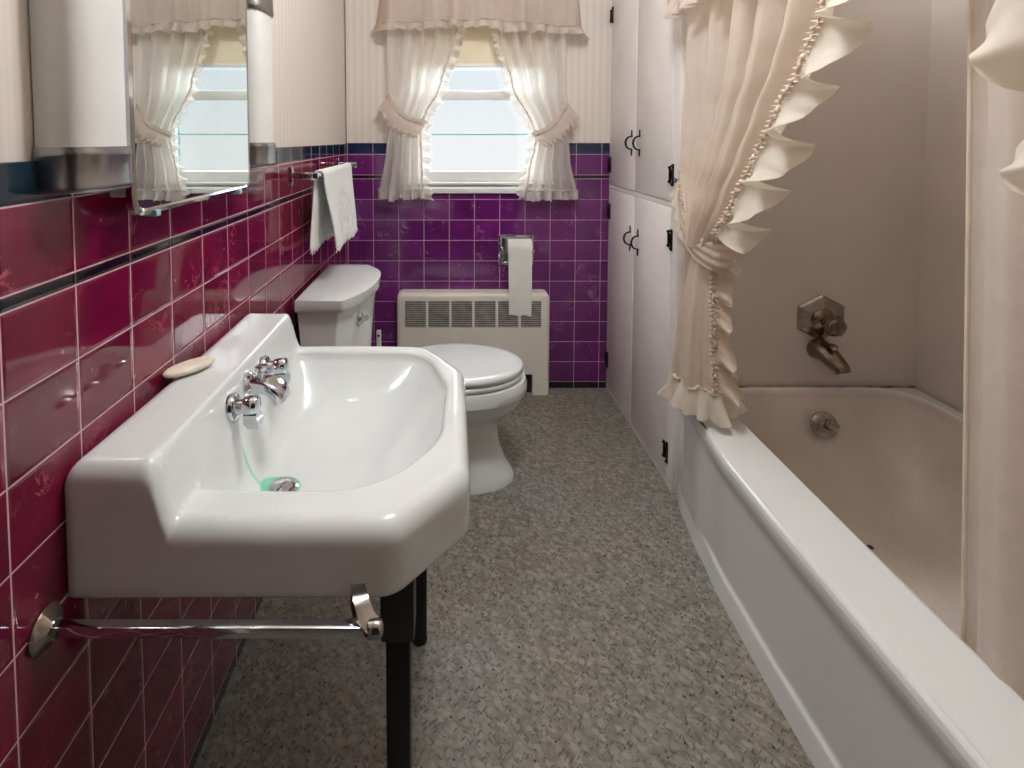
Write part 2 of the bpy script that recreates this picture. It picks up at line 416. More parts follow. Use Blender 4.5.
sh = thing('roller_shade', (.13, YB+.005, 1.545), 'cream roller shade pulled partly down behind the window curtains', 'window shade')
G().box((WX0+.05, YB+.002, 1.552), (WX1-.05, YB+.005, 1.79)).out('shade_cloth', M['shade'], sh, smooth=False)
G().box((WX0+.05, YB-.002, 1.538), (WX1-.05, YB+.009, 1.556), .003).out('hem_bar', M['white'], sh)
g = G().tube([(WX0+.046, YB+.0, 1.795), (WX1-.046, YB+.0, 1.795)], .013, 16); g.out('roller', M['white'], sh)

# ------------------------------------------------------------------ cloth helpers
def ruffle(g, path, outs, nrms, width, waves, amp=1.0, seed=0, m=6, per=12, ph0=0., mi=0, fan=.15, skew=0.):
    n = int(waves*per)+1; R = random.Random(seed); N = len(path)-1
    jit = [R.uniform(-.9, .9) for _ in range(int(waves)+3)]; aj = [R.uniform(.6, 1.25) for _ in range(int(waves)+3)]; wj = [R.uniform(.72, 1.15) for _ in range(int(waves)+3)]
    def at(L, t):
        x = t*N; i = min(int(x), N-1); return Vector(L[i]).lerp(Vector(L[i+1]), x-i)
    vs = []; fs = []
    for j in range(m+1):
        for i in range(n):
            t = i/(n-1); p = at(path, t); o = at(outs, t).normalized(); q = at(nrms, t).normalized()
            tg = (at(path, min(1, t+.01))-at(path, max(0, t-.01))).normalized()
            k = t*waves; a = lerp(jit[int(k)], jit[int(k)+1], k % 1); ww = lerp(wj[int(k)], wj[int(k)+1], k % 1)
            wv = 2*PI*k+a+ph0; f = j/m
            am = lerp(aj[int(k)], aj[int(k)+1], k % 1); phi = amp*am*sin(wv-skew*sin(wv)+.5*(1-f)*am)*(f**.5)+.10*f*sin(2.7*wv+seed)*am; d = width*f*ww
            vs.append(p+o*d*cos(phi)+q*d*sin(phi)+tg*(d*fan*cos(wv)))
    for j in range(m):
        for i in range(n-1): fs.append((j*n+i, j*n+i+1, (j+1)*n+i+1, (j+1)*n+i))
    g.add(vs, fs, mi); return g
def bead(g, path, r, seed=1, n=90, mi=0):
    """puckered gathering seam"""
    R = random.Random(seed); P = spline(path, n)
    Q = [p+Vector((R.uniform(-1, 1), R.uniform(-1, 1), R.uniform(-1, 1)))*r*.7 for p in P]
    rr = [r*R.uniform(.5, 1.4) for _ in range(n+1)]
    return g.tube(Q, lambda t: rr[int(t*(n-1))], 8, mi)

def ruche(g, path, outs, nrms, w, pitch, seed=1):
    L = sum((Vector(b)-Vector(a)).length for a, b in zip(path, path[1:])); n = L/pitch
    ruffle(g, path, outs, nrms, w, n, .9, seed, m=3, per=7, fan=.1)
    ruffle(g, path, [-Vector(o) for o in outs], nrms, w, n, .9, seed+1, m=3, per=7, fan=.1)
    bead(g, path, w*.34, seed, int(n*3)); return g
# ------------------------------------------------------------------ window curtains
YC = 2.50
def win_panel(name, Lk, Rk, inner_right, tie_z, seed, label):
    z0, z1 = 1.86, .93
    th = thing(name, ((curve(Lk, -z1)+curve(Rk, -z1))/2, YC, z1), label, 'curtain')
    ph = seed
    def f(s, t):
        z = lerp(z0, z1, t); L = curve(Lk, -z); R = curve(Rk, -z)
        pin = math.exp(-((z-tie_z)/.11)**2)
        a = .021*(1-.55*pin)
        n = 4.2
        s2 = s+.02*sin(9*s+z*3+ph)
        y = YC+a*(sin(2*PI*n*s2+ph)+.22*sin(2*PI*n*2.3*s2+ph*2+z*2))-.018*pin*sin(PI*s)
        return Vector((L+(R-L)*s, y, z))
    G().grid(f, 110, 60).out('panel', M['curt'], th, angle=180)
    # ruffle down the inner edge
    zs = [lerp(1.80, z1, i/50) for i in range(51)]; e = 1. if inner_right else 0.
    path = [f(e, (z0-z)/(z0-z1))+Vector((0, -.004, 0)) for z in zs]
    sg = 1 if inner_right else -1
    g = G(); ruffle(g, path, [Vector((sg, 0, -.15))]*51, [Vector((0, 1, 0))]*51, .046, 17, .75, seed)
    ro = g.out('edge_ruffle', M['curt'], th, angle=180)
    g = G(); bead(g, path[::3], .0045, seed, 110); g.out('gathered_seam', M['valance'], th, angle=180)
    # bottom ruffle
    path = [f(i/40, 1.)+Vector((0, -.003, .035)) for i in range(41)]
    g = G(); ruffle(g, path, [Vector((0, -.12, -1))]*41, [Vector((0, 1, 0))]*41, .048, 6, .45, seed+4)
    g.out('hem_ruffle', M['curt'], th, angle=180)
    g = G(); bead(g, path[::4], .004, seed+2, 60); g.out('hem_seam', M['curt'], th, angle=180)
    return th
L1 = [(-1.86, -.30), (-1.68, -.292), (-1.40, -.287), (-1.28, -.285), (-1.15, -.300), (-.93, -.338)]
R1 = [(-1.86, .075), (-1.69, .025), (-1.44, -.05), (-1.295, -.128), (-1.25, -.138), (-1.1, -.134), (-.93, -.128)]
L2 = [(-1.86, .18), (-1.69, .219), (-1.445, .283), (-1.24, .392), (-1.18, .392), (-1.05, .365), (-.93, .338)]
R2 = [(-1.86, .545), (-1.60, .532), (-1.30, .540), (-1.1, .555), (-.93, .592)]
lc = win_panel('window_curtain', L1, R1, True, 1.28, 3, 'sheer ruffled window curtain tied back to the left, nearer the hanging towel')
rc = win_panel('window_curtain', L2, R2, False, 1.22, 5, 'sheer ruffled window curtain tied back to the right, nearer the tall cabinet')
def tieback(th, a, b, seed, w=.032):
    a = Vector(a); b = Vector(b); mid = (a+b)/2+Vector((0, -.03, -.035))
    path = spline([a, a.lerp(mid, .55)+Vector((0, -.01, -.008)), mid, mid.lerp(b, .55), b], 40)
    d = (b-a).normalized(); up = Vector((0, -1, 0)).cross(d).normalized()
    if up.z < 0: up = -up
    g = G()
    g.grid(lambda s, t: Vector(path[int(s*39)])+up*(t-.5)*w*1.6+Vector((0, -.006*cos(PI*(t-.5)), 0)), 40, 6)
    ruffle(g, [p+up*w*.8 for p in path], [up+Vector((0, -.5, 0))]*40, [d]*40, .026, 8, .25, seed, fan=.1, m=3)
    ruffle(g, [p-up*w*.8 for p in path], [-up+Vector((0, -.4, 0))]*40, [Vector((0, -1, 0))]*40, .03, 8, .9, seed+1, m=4)
    bead(g, [p+up*w*.8 for p in path[::4]], .004, seed, 60)
    g.out('tieback', M['valance'], th, angle=180)
tieback(lc, (-.312, YC-.012, 1.375), (-.132, YC-.02, 1.245), 11)
tieback(rc, (.560, YC-.012, 1.345), (.398, YC-.02, 1.195), 21)

va = thing('curtain_valance', (.13, 2.46, 1.68), 'gathered cream valance with ruffled hem across the top of the window', 'valance')
VY = 2.452
def vf(s, t):
    # front with returns to the wall at both ends
    x = lerp(-.335, .60, s); z = lerp(1.93, 1.728, t)
    ret = max(0, (abs(s-.5)-.455)/.045); fl = .012*t*(1 if s > .5 else -1)*min(1, ret*2)
    y = VY+.078*ret**1.3+(.010+.006*t)*sin(2*PI*7*s+1.5*sin(s*17))*(1-ret)+.002*sin(2*PI*23*s+2)
    droop = (-.03*sstep(.5, 1, s)-.012*sstep(.35, 0, s)+.008)*t+.0*t
    return Vector((x-.0+fl-.03*ret*(1 if s > .5 else -1)*(1-t)*.5, y, z+droop))
G().grid(vf, 160, 16).out('panel', M['valance'], va, angle=180)
path = [vf(i/80, 1.)+Vector((0, -.003, .004)) for i in range(81)]
outs = []
for i in range(81):
    s = i/80; r = max(0, (abs(s-.5)-.44)/.06)
    outs.append(Vector(((.9 if s > .5 else -.9)*r, -.25, -1)))
g = G(); ruffle(g, path, outs, [Vector((0, 1, 0))]*81, .052, 15, .5, 33, fan=.15); g.out('hem_ruffle', M['valance'], va, angle=180)
g = G(); bead(g, path[::4], .0045, 8, 130); g.out('gathered_seam', M['valance'], va, angle=180)
rd = tag(G().tube([(-.34, 2.54, 1.90), (-.338, 2.475, 1.905), (-.32, 2.468, 1.905), (.58, 2.468, 1.905), (.60, 2.475, 1.905), (.602, 2.54, 1.90)], .006, 10).out('curtain_rod', M['white']), 'slim white rod carrying the window curtains, hidden in the valance', 'curtain rod')

# ------------------------------------------------------------------ shower curtain (left, tied back)
EDGE = [(-1.95, .80), (-1.46, 1.075), (-1.37, 1.125), (-1.27, 1.20), (-1.155, 1.275), (-1.05, 1.35), (-.93, 1.445), (-.90, 1.465)]
BACK = [(-1.95, 1.745), (-1.3, 1.70), (-1.1, 1.66), (-.93, 1.575), (-.90, 1.56)]
XS = .742
sc = thing('shower_curtain', (.73, 1.58, .42), 'long cream shower curtain with ruffled edge, tied back beside the tall cabinet', 'shower curtain')
def sf(s, t):
    z = lerp(1.95, .90, t); y0 = curve(BACK, -z); y1 = curve(EDGE, -z)
    pin = sstep(1.35, .92, z)
    s2 = s+.025*sin(6*s+2*z)
    a = lerp(.030, .024, pin)
    x = XS-.012*pin+a*(sin(2*PI*5.3*s2+.8)+.30*sin(2*PI*11*s2+2+2*z))
    y = lerp(y0, y1, s); x += .035*pin*sin(PI*s)*-1
    return Vector((x, y, z))
G().grid(sf, 150, 80).out('panel', M['shower'], sc, angle=180)
zs = [lerp(1.93, .95, i/60) for i in range(61)]
path = [sf(1., (1.95-z)/1.05)+Vector((-.008, -.002, 0)) for z in zs]
outs = [Vector((.18, -.95, -.28)) for z in zs]
g = G(); ruffle(g, path, outs, [Vector((-1, 0, -.1))]*61, .094, 9, .8, 41, m=10, per=30, fan=.03, skew=.6); g.out('edge_ruffle', M['ruffle'], sc, angle=180)
g = G(); ruche(g, path, outs, [Vector((-1, -.3, 0))]*61, .014, .013, 6); g.out('gathered_seam', M['ruche'], sc, angle=180)
# skirt below the tie
SKC = [(-.92, (.738, 1.515)), (-.8, (.738, 1.54)), (-.6, (.752, 1.57)), (-.44, (.766, 1.585))]
def skc(z):
    return Vector((curve([(a, b[0]) for a, b in SKC], -z), curve([(a, b[1]) for a, b in SKC], -z)))
def kf(s, t):
    z = lerp(.925, .475, t); c = skc(z); th = 2*PI*s
    r = curve([(0, .040), (.25, .048), (.6, .066), (1, .080)], t)
    f = 1+.16*(.35+.65*t)*sin(7*th+1.2*sin(t*2))+.08*t*sin(12*th+1)
    return Vector((c.x+r*f*cos(th)*.95, c.y+r*f*sin(th), z))
G().grid(kf, 120, 40, cu=True).out('skirt', M['shower'], sc, angle=180)
path = [kf(((i/80)) % 1, 1.)+Vector((0, 0, .008)) for i in range(81)]
outs = [Vector((cos(2*PI*i/80)*.34, sin(2*PI*i/80)*.34, -1)) for i in range(81)]
nr = [Vector((cos(2*PI*i/80), sin(2*PI*i/80), 0)) for i in range(81)]
g = G(); ruffle(g, path, outs, nr, .080, 8, .32, 52, m=8, per=20, fan=.08, skew=.4); g.out('hem_ruffle', M['ruffle'], sc, angle=180)
g = G(); bead(g, path[::4], .006, 9, 110); g.out('hem_seam', M['ruche'], sc, angle=180)
# seam and ruffle running down the near side of the skirt
A0 = -1.75
path = [kf((A0/(2*PI)) % 1, .06+.9*i/40)+Vector((.004, -.008, 0)) for i in range(41)]
g = G(); ruffle(g, path, [Vector((.85, -.2, -.55))]*41, [Vector((-.3, -1, 0))]*41, .066, 4.5, .75, 63, m=8, per=22, fan=.05, skew=.7); g.out('skirt_ruffle', M['shower'], sc, angle=180)
g = G(); ruche(g, path, [Vector((1, 0, 0))]*41, [Vector((-.2, -1, 0))]*41, .014, .013, 12); g.out('skirt_seam', M['ruche'], sc, angle=180)
# tieback sash
tb = spline([(.744, 1.742, 1.075), (.722, 1.69, 1.02), (.696, 1.60, .955), (.690, 1.52, .915), (.712, 1.462, .89), (.755, 1.452, .885), (.795, 1.50, .90), (.80, 1.62, .96), (.765, 1.73, 1.06)], 90)
g = G()
def tbf(s, t):
    i = min(int(s*89), 89); p = tb[i]; c = Vector((.735, 1.56, 0)); o = (Vector((p.x, p.y, 0))-c); o = o.normalized() if o.length else Vector((-1, 0, 0))
    w = lerp(.05, .085, sstep(.05, .4, s))*(1-.3*sstep(.75, 1, s))
    q = (t-.5)
    return p+Vector((0, 0, 1))*q*w+o*(.008*cos(PI*q)+.004*sin(t*22+s*6))
g.grid(tbf, 90, 14)
g.out('tieback', M['shower'], sc, angle=180)
up = [tbf(i/59*.62, 1.) for i in range(60)]
g = G(); ruche(g, up, [Vector((0, 0, 1))]*60, [Vector((-1, -.3, 0))]*60, .012, .013, 15); g.out('tieback_seam', M['ruche'], sc, angle=180)
lo = [tbf(i/39*.30, .7) for i in range(40)]
g = G(); ruffle(g, lo, [Vector((-.25, -.2, -1))]*40, [Vector((-1, 0, .3))]*40, .068, 4, .5, 71, m=6, per=16); g.out('tieback_ruffle', M['ruffle'], sc, angle=180)
tag(G().lathe([(.014, 0), (.014, .003), (.005, .006), (.005, .016), (.009, .018), (.009, .022), (0, .023)], (.753, 1.752, 1.07), (-1, 0, 0), 16).out('tieback_hook', M['satin']), 'small hook on the cabinet edge holding the shower curtain tieback', 'hook')

# valance over the shower curtain
sv = thing('shower_valance', (.70, .92, 1.58), 'short cream ruffled valance hanging at the top of the shower curtain', 'valance')
def svf(s, t):
    y = lerp(1.755, .07, s); z = lerp(1.96, 1.635, t)
    return Vector((XS-.052+.014*sin(2*PI*22*s+sin(s*40))+.005*sin(2*PI*47*s), y, z))
G().grid(svf, 260, 10).out('panel', M['valance'], sv, angle=180)
path = [svf(i/200, 1.) for i in range(201)]
g = G(); ruffle(g, path, [Vector((-.15, 0, -1))]*201, [Vector((-1, 0, 0))]*201, .055, 34, .45, 81); g.out('hem_ruffle', M['valance'], sv, angle=180)
tag(G().tube([(XS-.01, .065, 1.965), (XS-.01, YT+.03, 1.965)], .0125, 16).out('shower_curtain_rod', M['chrome']), 'chrome rod over the bathtub edge carrying the shower curtains', 'curtain rod')

# right shower curtain, tied toward the camera
EDGE2 = [(-1.95, .79), (-1.62, .77), (-1.40, .70), (-1.28, .655), (-1.1, .60), (-.95, .54)]
s2c = thing('shower_curtain', (.74, .40, .42), 'cream shower curtain gathered at the right edge of the picture, nearest the camera', 'shower curtain')
def rf(s, t):
    z = lerp(1.95, .92, t); y1 = curve(EDGE2, -z); y0 = lerp(.10, .32, sstep(1.5, .95, z))
    return Vector((XS+.028*sin(2*PI*4.2*s+1)+.008*sin(2*PI*9*s+z*3), lerp(y0, y1, s), z))
G().grid(rf, 90, 50).out('panel', M['shower'], s2c, angle=180)
def rk(s, t):
    z = lerp(.92, .44, t); th = 2*PI*s; r = lerp(.05, .095, t)*(1+.18*sin(7*th)*t)
    return Vector((XS-.015+r*cos(th)*.8, .42+r*sin(th), z))
G().grid(rk, 80, 20, cu=True).out('skirt', M['shower'], s2c, angle=180)
zs = [lerp(1.9, 1.0, i/50) for i in range(51)]
path = [rf(1., (1.95-z)/1.03)+Vector((-.006, 0, 0)) for z in zs]
g = G(); ruffle(g, path, [Vector((.10, .8, -.6))]*51, [Vector((-1, 0, 0))]*51, .094, 5, .75, 91, m=8, per=26, ph0=2.2, fan=.03, skew=.6); g.out('edge_ruffle', M['ruffle'], s2c, angle=180)
g = G(); ruche(g, path, [Vector((.1, .8, -.6))]*51, [Vector((-1, 0, 0))]*51, .014, .013, 19); g.out('gathered_seam', M['ruche'], s2c, angle=180)

# plain liner inside the tub at the right
ln = thing('shower_liner', (.875, .6, .22), 'plain pale shower liner hanging straight down inside the bathtub', 'shower curtain liner')
def lf(s, t):
    z = lerp(1.95, .16, t); y = lerp(lerp(.935, .868, t), .10, s)
    x = lerp(XS+.03, .862, sstep(0, .28, t))
    return Vector((x+.020*sin(2*PI*6.5*s+.6+.3*t)+.006*sin(2*PI*14*s), y, z))
G().grid(lf, 160, 40).out('panel', M['liner'], ln, angle=180)
g = G().tube([lf(0, i/40)+Vector((0, .002, 0)) for i in range(41)], .0035, 8); g.out('edge_hem', M['ruffle'], ln)

# ------------------------------------------------------------------ bathtub
def make_tub():
    th = thing('bathtub', (1.13, .93, 0), 'white enamel alcove bathtub with shade-tinted interior behind the shower curtains', 'bathtub')
    X0, X1, Y0, Y1, RZ = .705, XR-.002, .07, YT-.002, .378
    outer = fillet([(X0, Y0), (X1, Y0), (X1, Y1), (X0+.066, Y1), (X0+.020, 1.50), (X0, 1.30)], [.012, .012, .012, .015, .3, .2], 8)
    inner = fillet([(X0+.156, Y0+.16), (X1-.05, Y0+.14), (X1-.05, Y1-.03), (X0+.156, Y1-.03)], [.14, .14, .12, .16], 10)
    bot = fillet([(X0+.27, Y0+.36), (X1-.15, Y0+.36), (X1-.15, Y1-.20), (X0+.27, Y1-.20)], .12, 10)
    c = Vector((1.13, .93)); N = 240
    A = [2*PI*i/N for i in range(N)]
    ro = [radial(outer, c, a) for a in A]; ri = [radial(inner, c, a) for a in A]; rb = [radial(bot, c, a) for a in A]
    def ring(r, z): return [Vector((c.x+q*cos(a), c.y+q*sin(a), z)) for a, q in zip(A, r)]
    def mixr(p, q, t): return [lerp(a, b, t) for a, b in zip(p, q)]
    def ins(p, d): return [a-d for a in p]
    g = G(); rs = []
    for k in range(7):            # rim top, slightly crowned, then the lip into the basin
        t = k/6; rs.append(ring(mixr(ins(ro, .014), ins(ri, -.02), t), RZ-.003*(1-t)-.002*t))
    g.rings(rs, False, False, 0)
    rs = [ring(ins(ri, -.02), RZ-.002)]
    for k in range(1, 8):
        t = k/7*PI/2; rs.append(ring(ins(ri, -.02+.02*sin(t)), RZ-.002-.02*(1-cos(t))))
    g.rings(rs[:4], False, False, 0)
    rs = rs[3:]
    for k in range(1, 22):
        t = k/21; f = t**1.0; z = RZ-.022-(RZ-.022-.085)*f
        rs.append(ring(mixr(ri, rb, .62*f+.0*f+.38*f**5), z))
    for k in range(1, 6):
        t = k/5; rs.append(ring([a*(1-.97*t) for a in rb], .085-.02*math.sin(t*PI/2)))
    g.rings(rs, False, True, 1)
    g.out('basin', [M['enamel'], M['inner']], th, angle=60)
    # apron: profile swept along the long side
    prof = [(.722, RZ-.003), (.714, RZ-.005), (.708, RZ-.010), (.7045, RZ-.019), (.704, RZ-.032), (.706, RZ-.046), (.7095, RZ-.058), (.712, RZ-.068), (.7135, RZ-.080), (.7142, .20), (.7142, .10), (.714, .064), (.7125, .059), (.710, .0555), (.7075, .052), (.706, .046), (.6995, .004), (.699, 0)]
    g = G()
    def af(s, t):
        y = lerp(Y0, Y1, s); k = t*(len(prof)-1); i = min(int(k), len(prof)-2); f = k-i
        x = lerp(prof[i][0], prof[i+1][0], f); z = lerp(prof[i][1], prof[i+1][1], f)
        # the recessed panel ends before the wall
        e = sstep(1.40, 1.56, y); x = lerp(x, min(x, .706), e*(1 if z > .05 else 0)); x += curve([(1.1, 0), (1.35, .006), (1.51, .022), (1.67, .043), (1.77, .066)], y)
        return Vector((x, y, z))
    g.grid(af, 90, 81); g.out('apron', M['enamel'], th, angle=70)
    # overflow plate with trip lever on the sloping end, and the drain
    n = Vector((0, -.93, .36)).normalized(); p = Vector((1.204, 1.688, .284))
    g = G().lathe([(0, .010), (.012, .011), (.030, .009), (.038, .005), (.040, 0)], p, n, 32, sx=1.12)
    for sx in (-.022, .022): g.lathe([(.004, .009), (.003, .0115), (0, .012)], p+Vector((sx, 0, -.004)), n, 10)
    o = g.out('overflow_plate', M['worn'], th)
    G().box(p+n*.020+Vector((-.002, -.010, -.014)), p+n*.020+Vector((.030, .012, .014)), .004, rot=Matrix.Rotation(.6, 3, 'Y')).out('trip_lever', M['worn'], o)
    G().lathe([(.036, 0), (.034, .004), (.026, .005), (.022, .001), (.010, .001), (.008, .010), (0, .011)], (1.16, 1.43, .0700), (0, 0, 1), 28).out('drain', M['brass'], th)
    return th
make_tub()

tf = thing('tub_faucet', (1.24, YT, .52), 'chrome tub faucet set on the wall above the bathtub end', 'faucet')
ec = Vector((1.235, YT, .610))
def hexr(r, d, sx=1.14): return [ec+Vector((sx*r*sin(PI/3*k), -d, r*cos(PI/3*k))) for k in range(6)]
g = G().rings([hexr(.078, 0), hexr(.078, .006), hexr(.072, .012), hexr(.040, .024)]); g.out('escutcheon', M['worn'], tf, smooth=False)
kn = G()
ax = Vector((.13, -1, -.10)).normalized()
kn.lathe([(.036, .018), (.040, .030), (.033, .040), (.018, .046), (.016, .055)], ec+Vector((-.012, 0, .002)), ax, 24)
kn.lathe([(.014, .05), (.026, .056), (.031, .066), (.031, .084), (.026, .092), (.014, .096), (0, .097)], ec+Vector((-.012, 0, .002)), ax, 24)
for k in range(6):
    kn.box(ec+Vector((-.012, 0, .002))+ax*.074+Vector((.029*cos(k*PI/3)-.006, -.010, .029*sin(k*PI/3)-.006)), ec+Vector((-.012, 0, .002))+ax*.074+Vector((.029*cos(k*PI/3)+.006, .010, .029*sin(k*PI/3)+.006)), .004)
kn.out('handle', M['brass'], tf)
sp = spline([(1.232, YT+.002, .508), (1.236, YT-.03, .504), (1.240, YT-.060, .492), (1.246, YT-.088, .474), (1.248, YT-.098, .460)], 20)
g = G(); rs = []
for i, p in enumerate(sp):
    t = i/19; a = lerp(.040, .022, t); b = lerp(.040, .020, t)
    d = (sp[min(i+1, 19)]-sp[max(i-1, 0)]).normalized(); e = Vector((1, 0, 0)); e = (e-d*e.dot(d)).normalized(); q = d.cross(e)
    rs.append([p+e*a*cos(2*PI*k/24)+q*b*sin(2*PI*k/24)*(1 if sin(2*PI*k/24) < 0 else .85) for k in range(24)])
g.rings(rs); g.out('spout', M['brass'], tf)
G().lathe([(.008, 0), (.008, .010), (.013, .012), (.013, .018), (0, .020)], (1.243, YT-.055, .518), (0, -.2, 1), 14).out('diverter_knob', M['worn'], tf)

# ------------------------------------------------------------------ sink
def make_sink():
    th = thing('wall_sink', (-.25, .96, 0), 'white wall-hung bathroom sink with cut corners on black legs', 'sink')
    BX = XL+.001
    outer = fillet([(BX, .657), (-.072, .657), (.030, .772), (.030, 1.135), (-.060, 1.264), (BX, 1.264)], [.004, .05, .06, .05, .05, .004], 8)
    inner = fillet([(-.362, .737), (-.105, .737), (-.016, .868), (-.009, 1.06), (-.058, 1.226), (-.362, 1.230)], [.03, .18, .18, .14, .10, .03], 12)
    c = Vector((-.19, .965)); N = 360; A = [2*PI*i/N for i in range(N)]
    ro = [radial(outer, c, a) for a in A]; ri = [radial(inner, c, a) for a in A]
    RZ, BZ, SH = .716, .620, .080
    def raise_(x): return SH*(1-sstep(-.386, -.356, x))
    def P(a, r, z): return Vector((c.x+r*cos(a), c.y+r*sin(a), z))
    RRs = [min(.030, (r-q-.012)*.8) for r, q in zip(ro, ri)]
    RRs = [sum(RRs[(i+k) % N] for k in range(-8, 9))/17 for i in range(N)]
    rs = []
    def lift(p, w=1.): p.z += raise_(p.x)*w; return p
    # underside
    for s, z in ((.02, .572), (.5, .574), (.8, .588), (.93, .600)): rs.append([P(a, s*r, z) for a, r in zip(A, ri)])
    rs.append([P(a, r-.030, .613) for a, r in zip(A, ro)])
    rs.append([P(a, r-.012, .615) for a, r in zip(A, ro)])
    rs.append([P(a, r-.004, BZ-.001) for a, r in zip(A, ro)])
    # outer wall (top rounded over 24 mm)
    for k in range(0, 13):
        w = k/12
        rs.append([lift(P(a, r, lerp(BZ+.004, RZ-RR, w)), w) for a, r, RR in zip(A, ro, RRs)])
    for k in range(1, 9):
        t = k/8*PI/2; rs.append([lift(P(a, r-RR*(1-cos(t)), RZ-RR+RR*sin(t))) for a, r, RR in zip(A, ro, RRs)])
    # rim top to inner edge
    for k in range(1, 51):
        t = k/50; rs.append([lift(P(a, lerp(r-RR, q+.012, t), RZ-.002*t)) for a, r, q, RR in zip(A, ro, ri, RRs)])
    for k in range(1, 7):
        t = k/6*PI/2; rs.append([lift(P(a, q+.012-.012*sin(t), RZ-.002-.014*(1-cos(t)))) for a, q in zip(A, ri)])
    dx, dy = DR.x-c.x, DR.y-c.y
    sm = [list(ri)]
    for q_ in range(60):
        l_ = sm[-1]; sm.append([(l_[i-2]+l_[i-1]+l_[i]+l_[(i+1) % N]+l_[(i+2) % N])/5 for i in range(N)])
        sm[-1] = [min(a_, b_+.004*(q_/60)) for a_, b_ in zip(sm[-1], sm[0])]
    for k in range(1, 46):
        ri = sm[min(60, k*6)]
        f = 1-k/46; w = 1-f; D = .116
        z = RZ-.016-D*(1-f**4.2)*.93-.008*(w**2)
        rs.append([lift(Vector((c.x+dx*w+q*f*cos(a), c.y+dy*w+q*f*sin(a), z))) for a, q in zip(A, ri)])
    G().rings(rs).out('basin', M['sink'], th, angle=70)
    # drain
    zz = rs[-1][0].z
    g = G().lathe([(.031, .0), (.031, .004), (.026, .006), (.024, .0035), (.021, .0035), (.020, .008), (.012, .0105), (0, .011)], (DR.x, DR.y, zz-.001), (0, 0, 1), 32)
    g.out('drain', M['chrome'], th)
    # taps on the upright face of the ledge
    def tap(y, flip):
        p = Vector((-.372, y, .752)); t = G()
        t.lathe([(.023, -.004), (.0235, .006), (.021, .010), (.013, .012), (.0115, .022), (.0135, .024)], p, (1, 0, .12), 28)
        t.lathe([(.0125, .022), (.0155, .024), (.0165, .028), (.0165, .043), (.0145, .047), (.008, .049), (0, .0492)], p, (1, 0, .12), 10)
        o = t.out('tap_handle', M['chrome'], th)
        l = G(); q = p+Vector((.035, 0, -.002))
        l.rings([[q+Vector((sx*.011, sy*.012, -.006)) for sx, sy in ((-1, -1), (1, -1), (1, 1), (-1, 1))],
                 [q+Vector((sx*.013+.003, sy*.013, -.020)) for sx, sy in ((-1, -1), (1, -1), (1, 1), (-1, 1))],
                 [q+Vector((sx*.009+.006, sy*.010, -.030)) for sx, sy in ((-1, -1), (1, -1), (1, 1), (-1, 1))]])
        l.out('lever', M['chrome'], o)
    tap(.888, 0); tap(1.045, 1)
    p = Vector((-.374, .966, .752)); s = G()
    s.lathe([(.026, -.004), (.027, .006), (.023, .011), (.016, .014)], p, (1, 0, .12), 28)
    path = spline([p+Vector((.006, 0, .004)), p+Vector((.03, 0, .004)), p+Vector((.045, 0, .002)), p+Vector((.058, 0, -.006)), p+Vector((.064, 0, -.022))], 20)
    rr = []
    for i, q in enumerate(path):
        t = i/19; a = lerp(.017, .026, sstep(0, .6, t)); b = lerp(.014, .012, t)
        d = (path[min(i+1, 19)]-path[max(i-1, 0)]).normalized(); e = Vector((0, 1, 0)); n = e.cross(d)
        rr.append([q+e*a*(abs(cos(2*PI*k/24))**.6)*(1 if cos(2*PI*k/24) > 0 else -1)+n*b*(abs(sin(2*PI*k/24))**.6)*(1 if sin(2*PI*k/24) > 0 else -1) for k in range(24)])
    s.rings(rr); o = s.out('spout', M['chrome'], th)
    G().lathe([(.007, -.002), (.006, .012), (.011, .016), (.011, .022), (0, .024)], p+Vector((.026, 0, .016)), (0, 0, 1), 14).out('stopper_rod', M['chrome'], o)
    # legs
    for y in (.742, 1.235):
        l = G()
        l.box((-.099, y-.024, .50), (-.051, y+.024, .630), .004)
        l.box((-.092, y-.018, .018), (-.057, y+.018, .505), .004)
        o = l.out('leg', M['legblack'], th)
        G().lathe([(.017, 0), (.019, .006), (.017, .022), (.014, .024)], (-.0745, y, 0), (0, 0, 1), 16).out('foot', M['vinylfoot'], o)
    return th
make_sink()

tb_ = thing('sink_towel_bar', (-.30, .632, .60), 'square chrome towel bar below the near end of the sink', 'towel bar')
g = G().box((XL+.008, .612, .610), (-.100, .625, .624), .0015)
g.out('bar', M['chrome'], tb_)
g = G().lathe([(.025, 0), (.026, .004), (.022, .009), (.012, .014), (.011, .016)], (XL, .619, .617), (1, 0, 0), 24); g.out('wall_flange', M['worn'], tb_)
path = spline([(-.120, .672, .620), (-.118, .654, .634), (-.113, .638, .634), (-.105, .626, .624), (-.096, .620, .616)], 16)
g = G(); g.tube(path, lambda t: lerp(.007, .009, t), 12, sq=[(1, -1.2), (1, 1.2), (-1, 1.2), (-1, -1.2)])
g.lathe([(.009, -.010), (.011, -.006), (.011, .005), (.009, .009), (.004, .011)], (-.092, .619, .617), (1, 0, 0), 18)
g.out('bracket', M['worn'], tb_)

# soap on the sink ledge
def soapf(s, t):
    a = 2*PI*s; r = sin(PI*min(.9999, max(.0001, t))); h = -cos(PI*t)
    return Vector((-.460, .928, .8055))+Matrix.Rotation(.95, 3, 'Z') @ Vector((r**.7*.046*cos(a), r**.7*.022*sin(a)*(1+.06*cos(2*a)), h*.0085))
tag(G().grid(soapf, 40, 16, cu=True, capu=True).out('soap_bar', M['soap'], angle=80), 'cream oval bar of soap lying on the sink ledge against the tiles', 'soap')

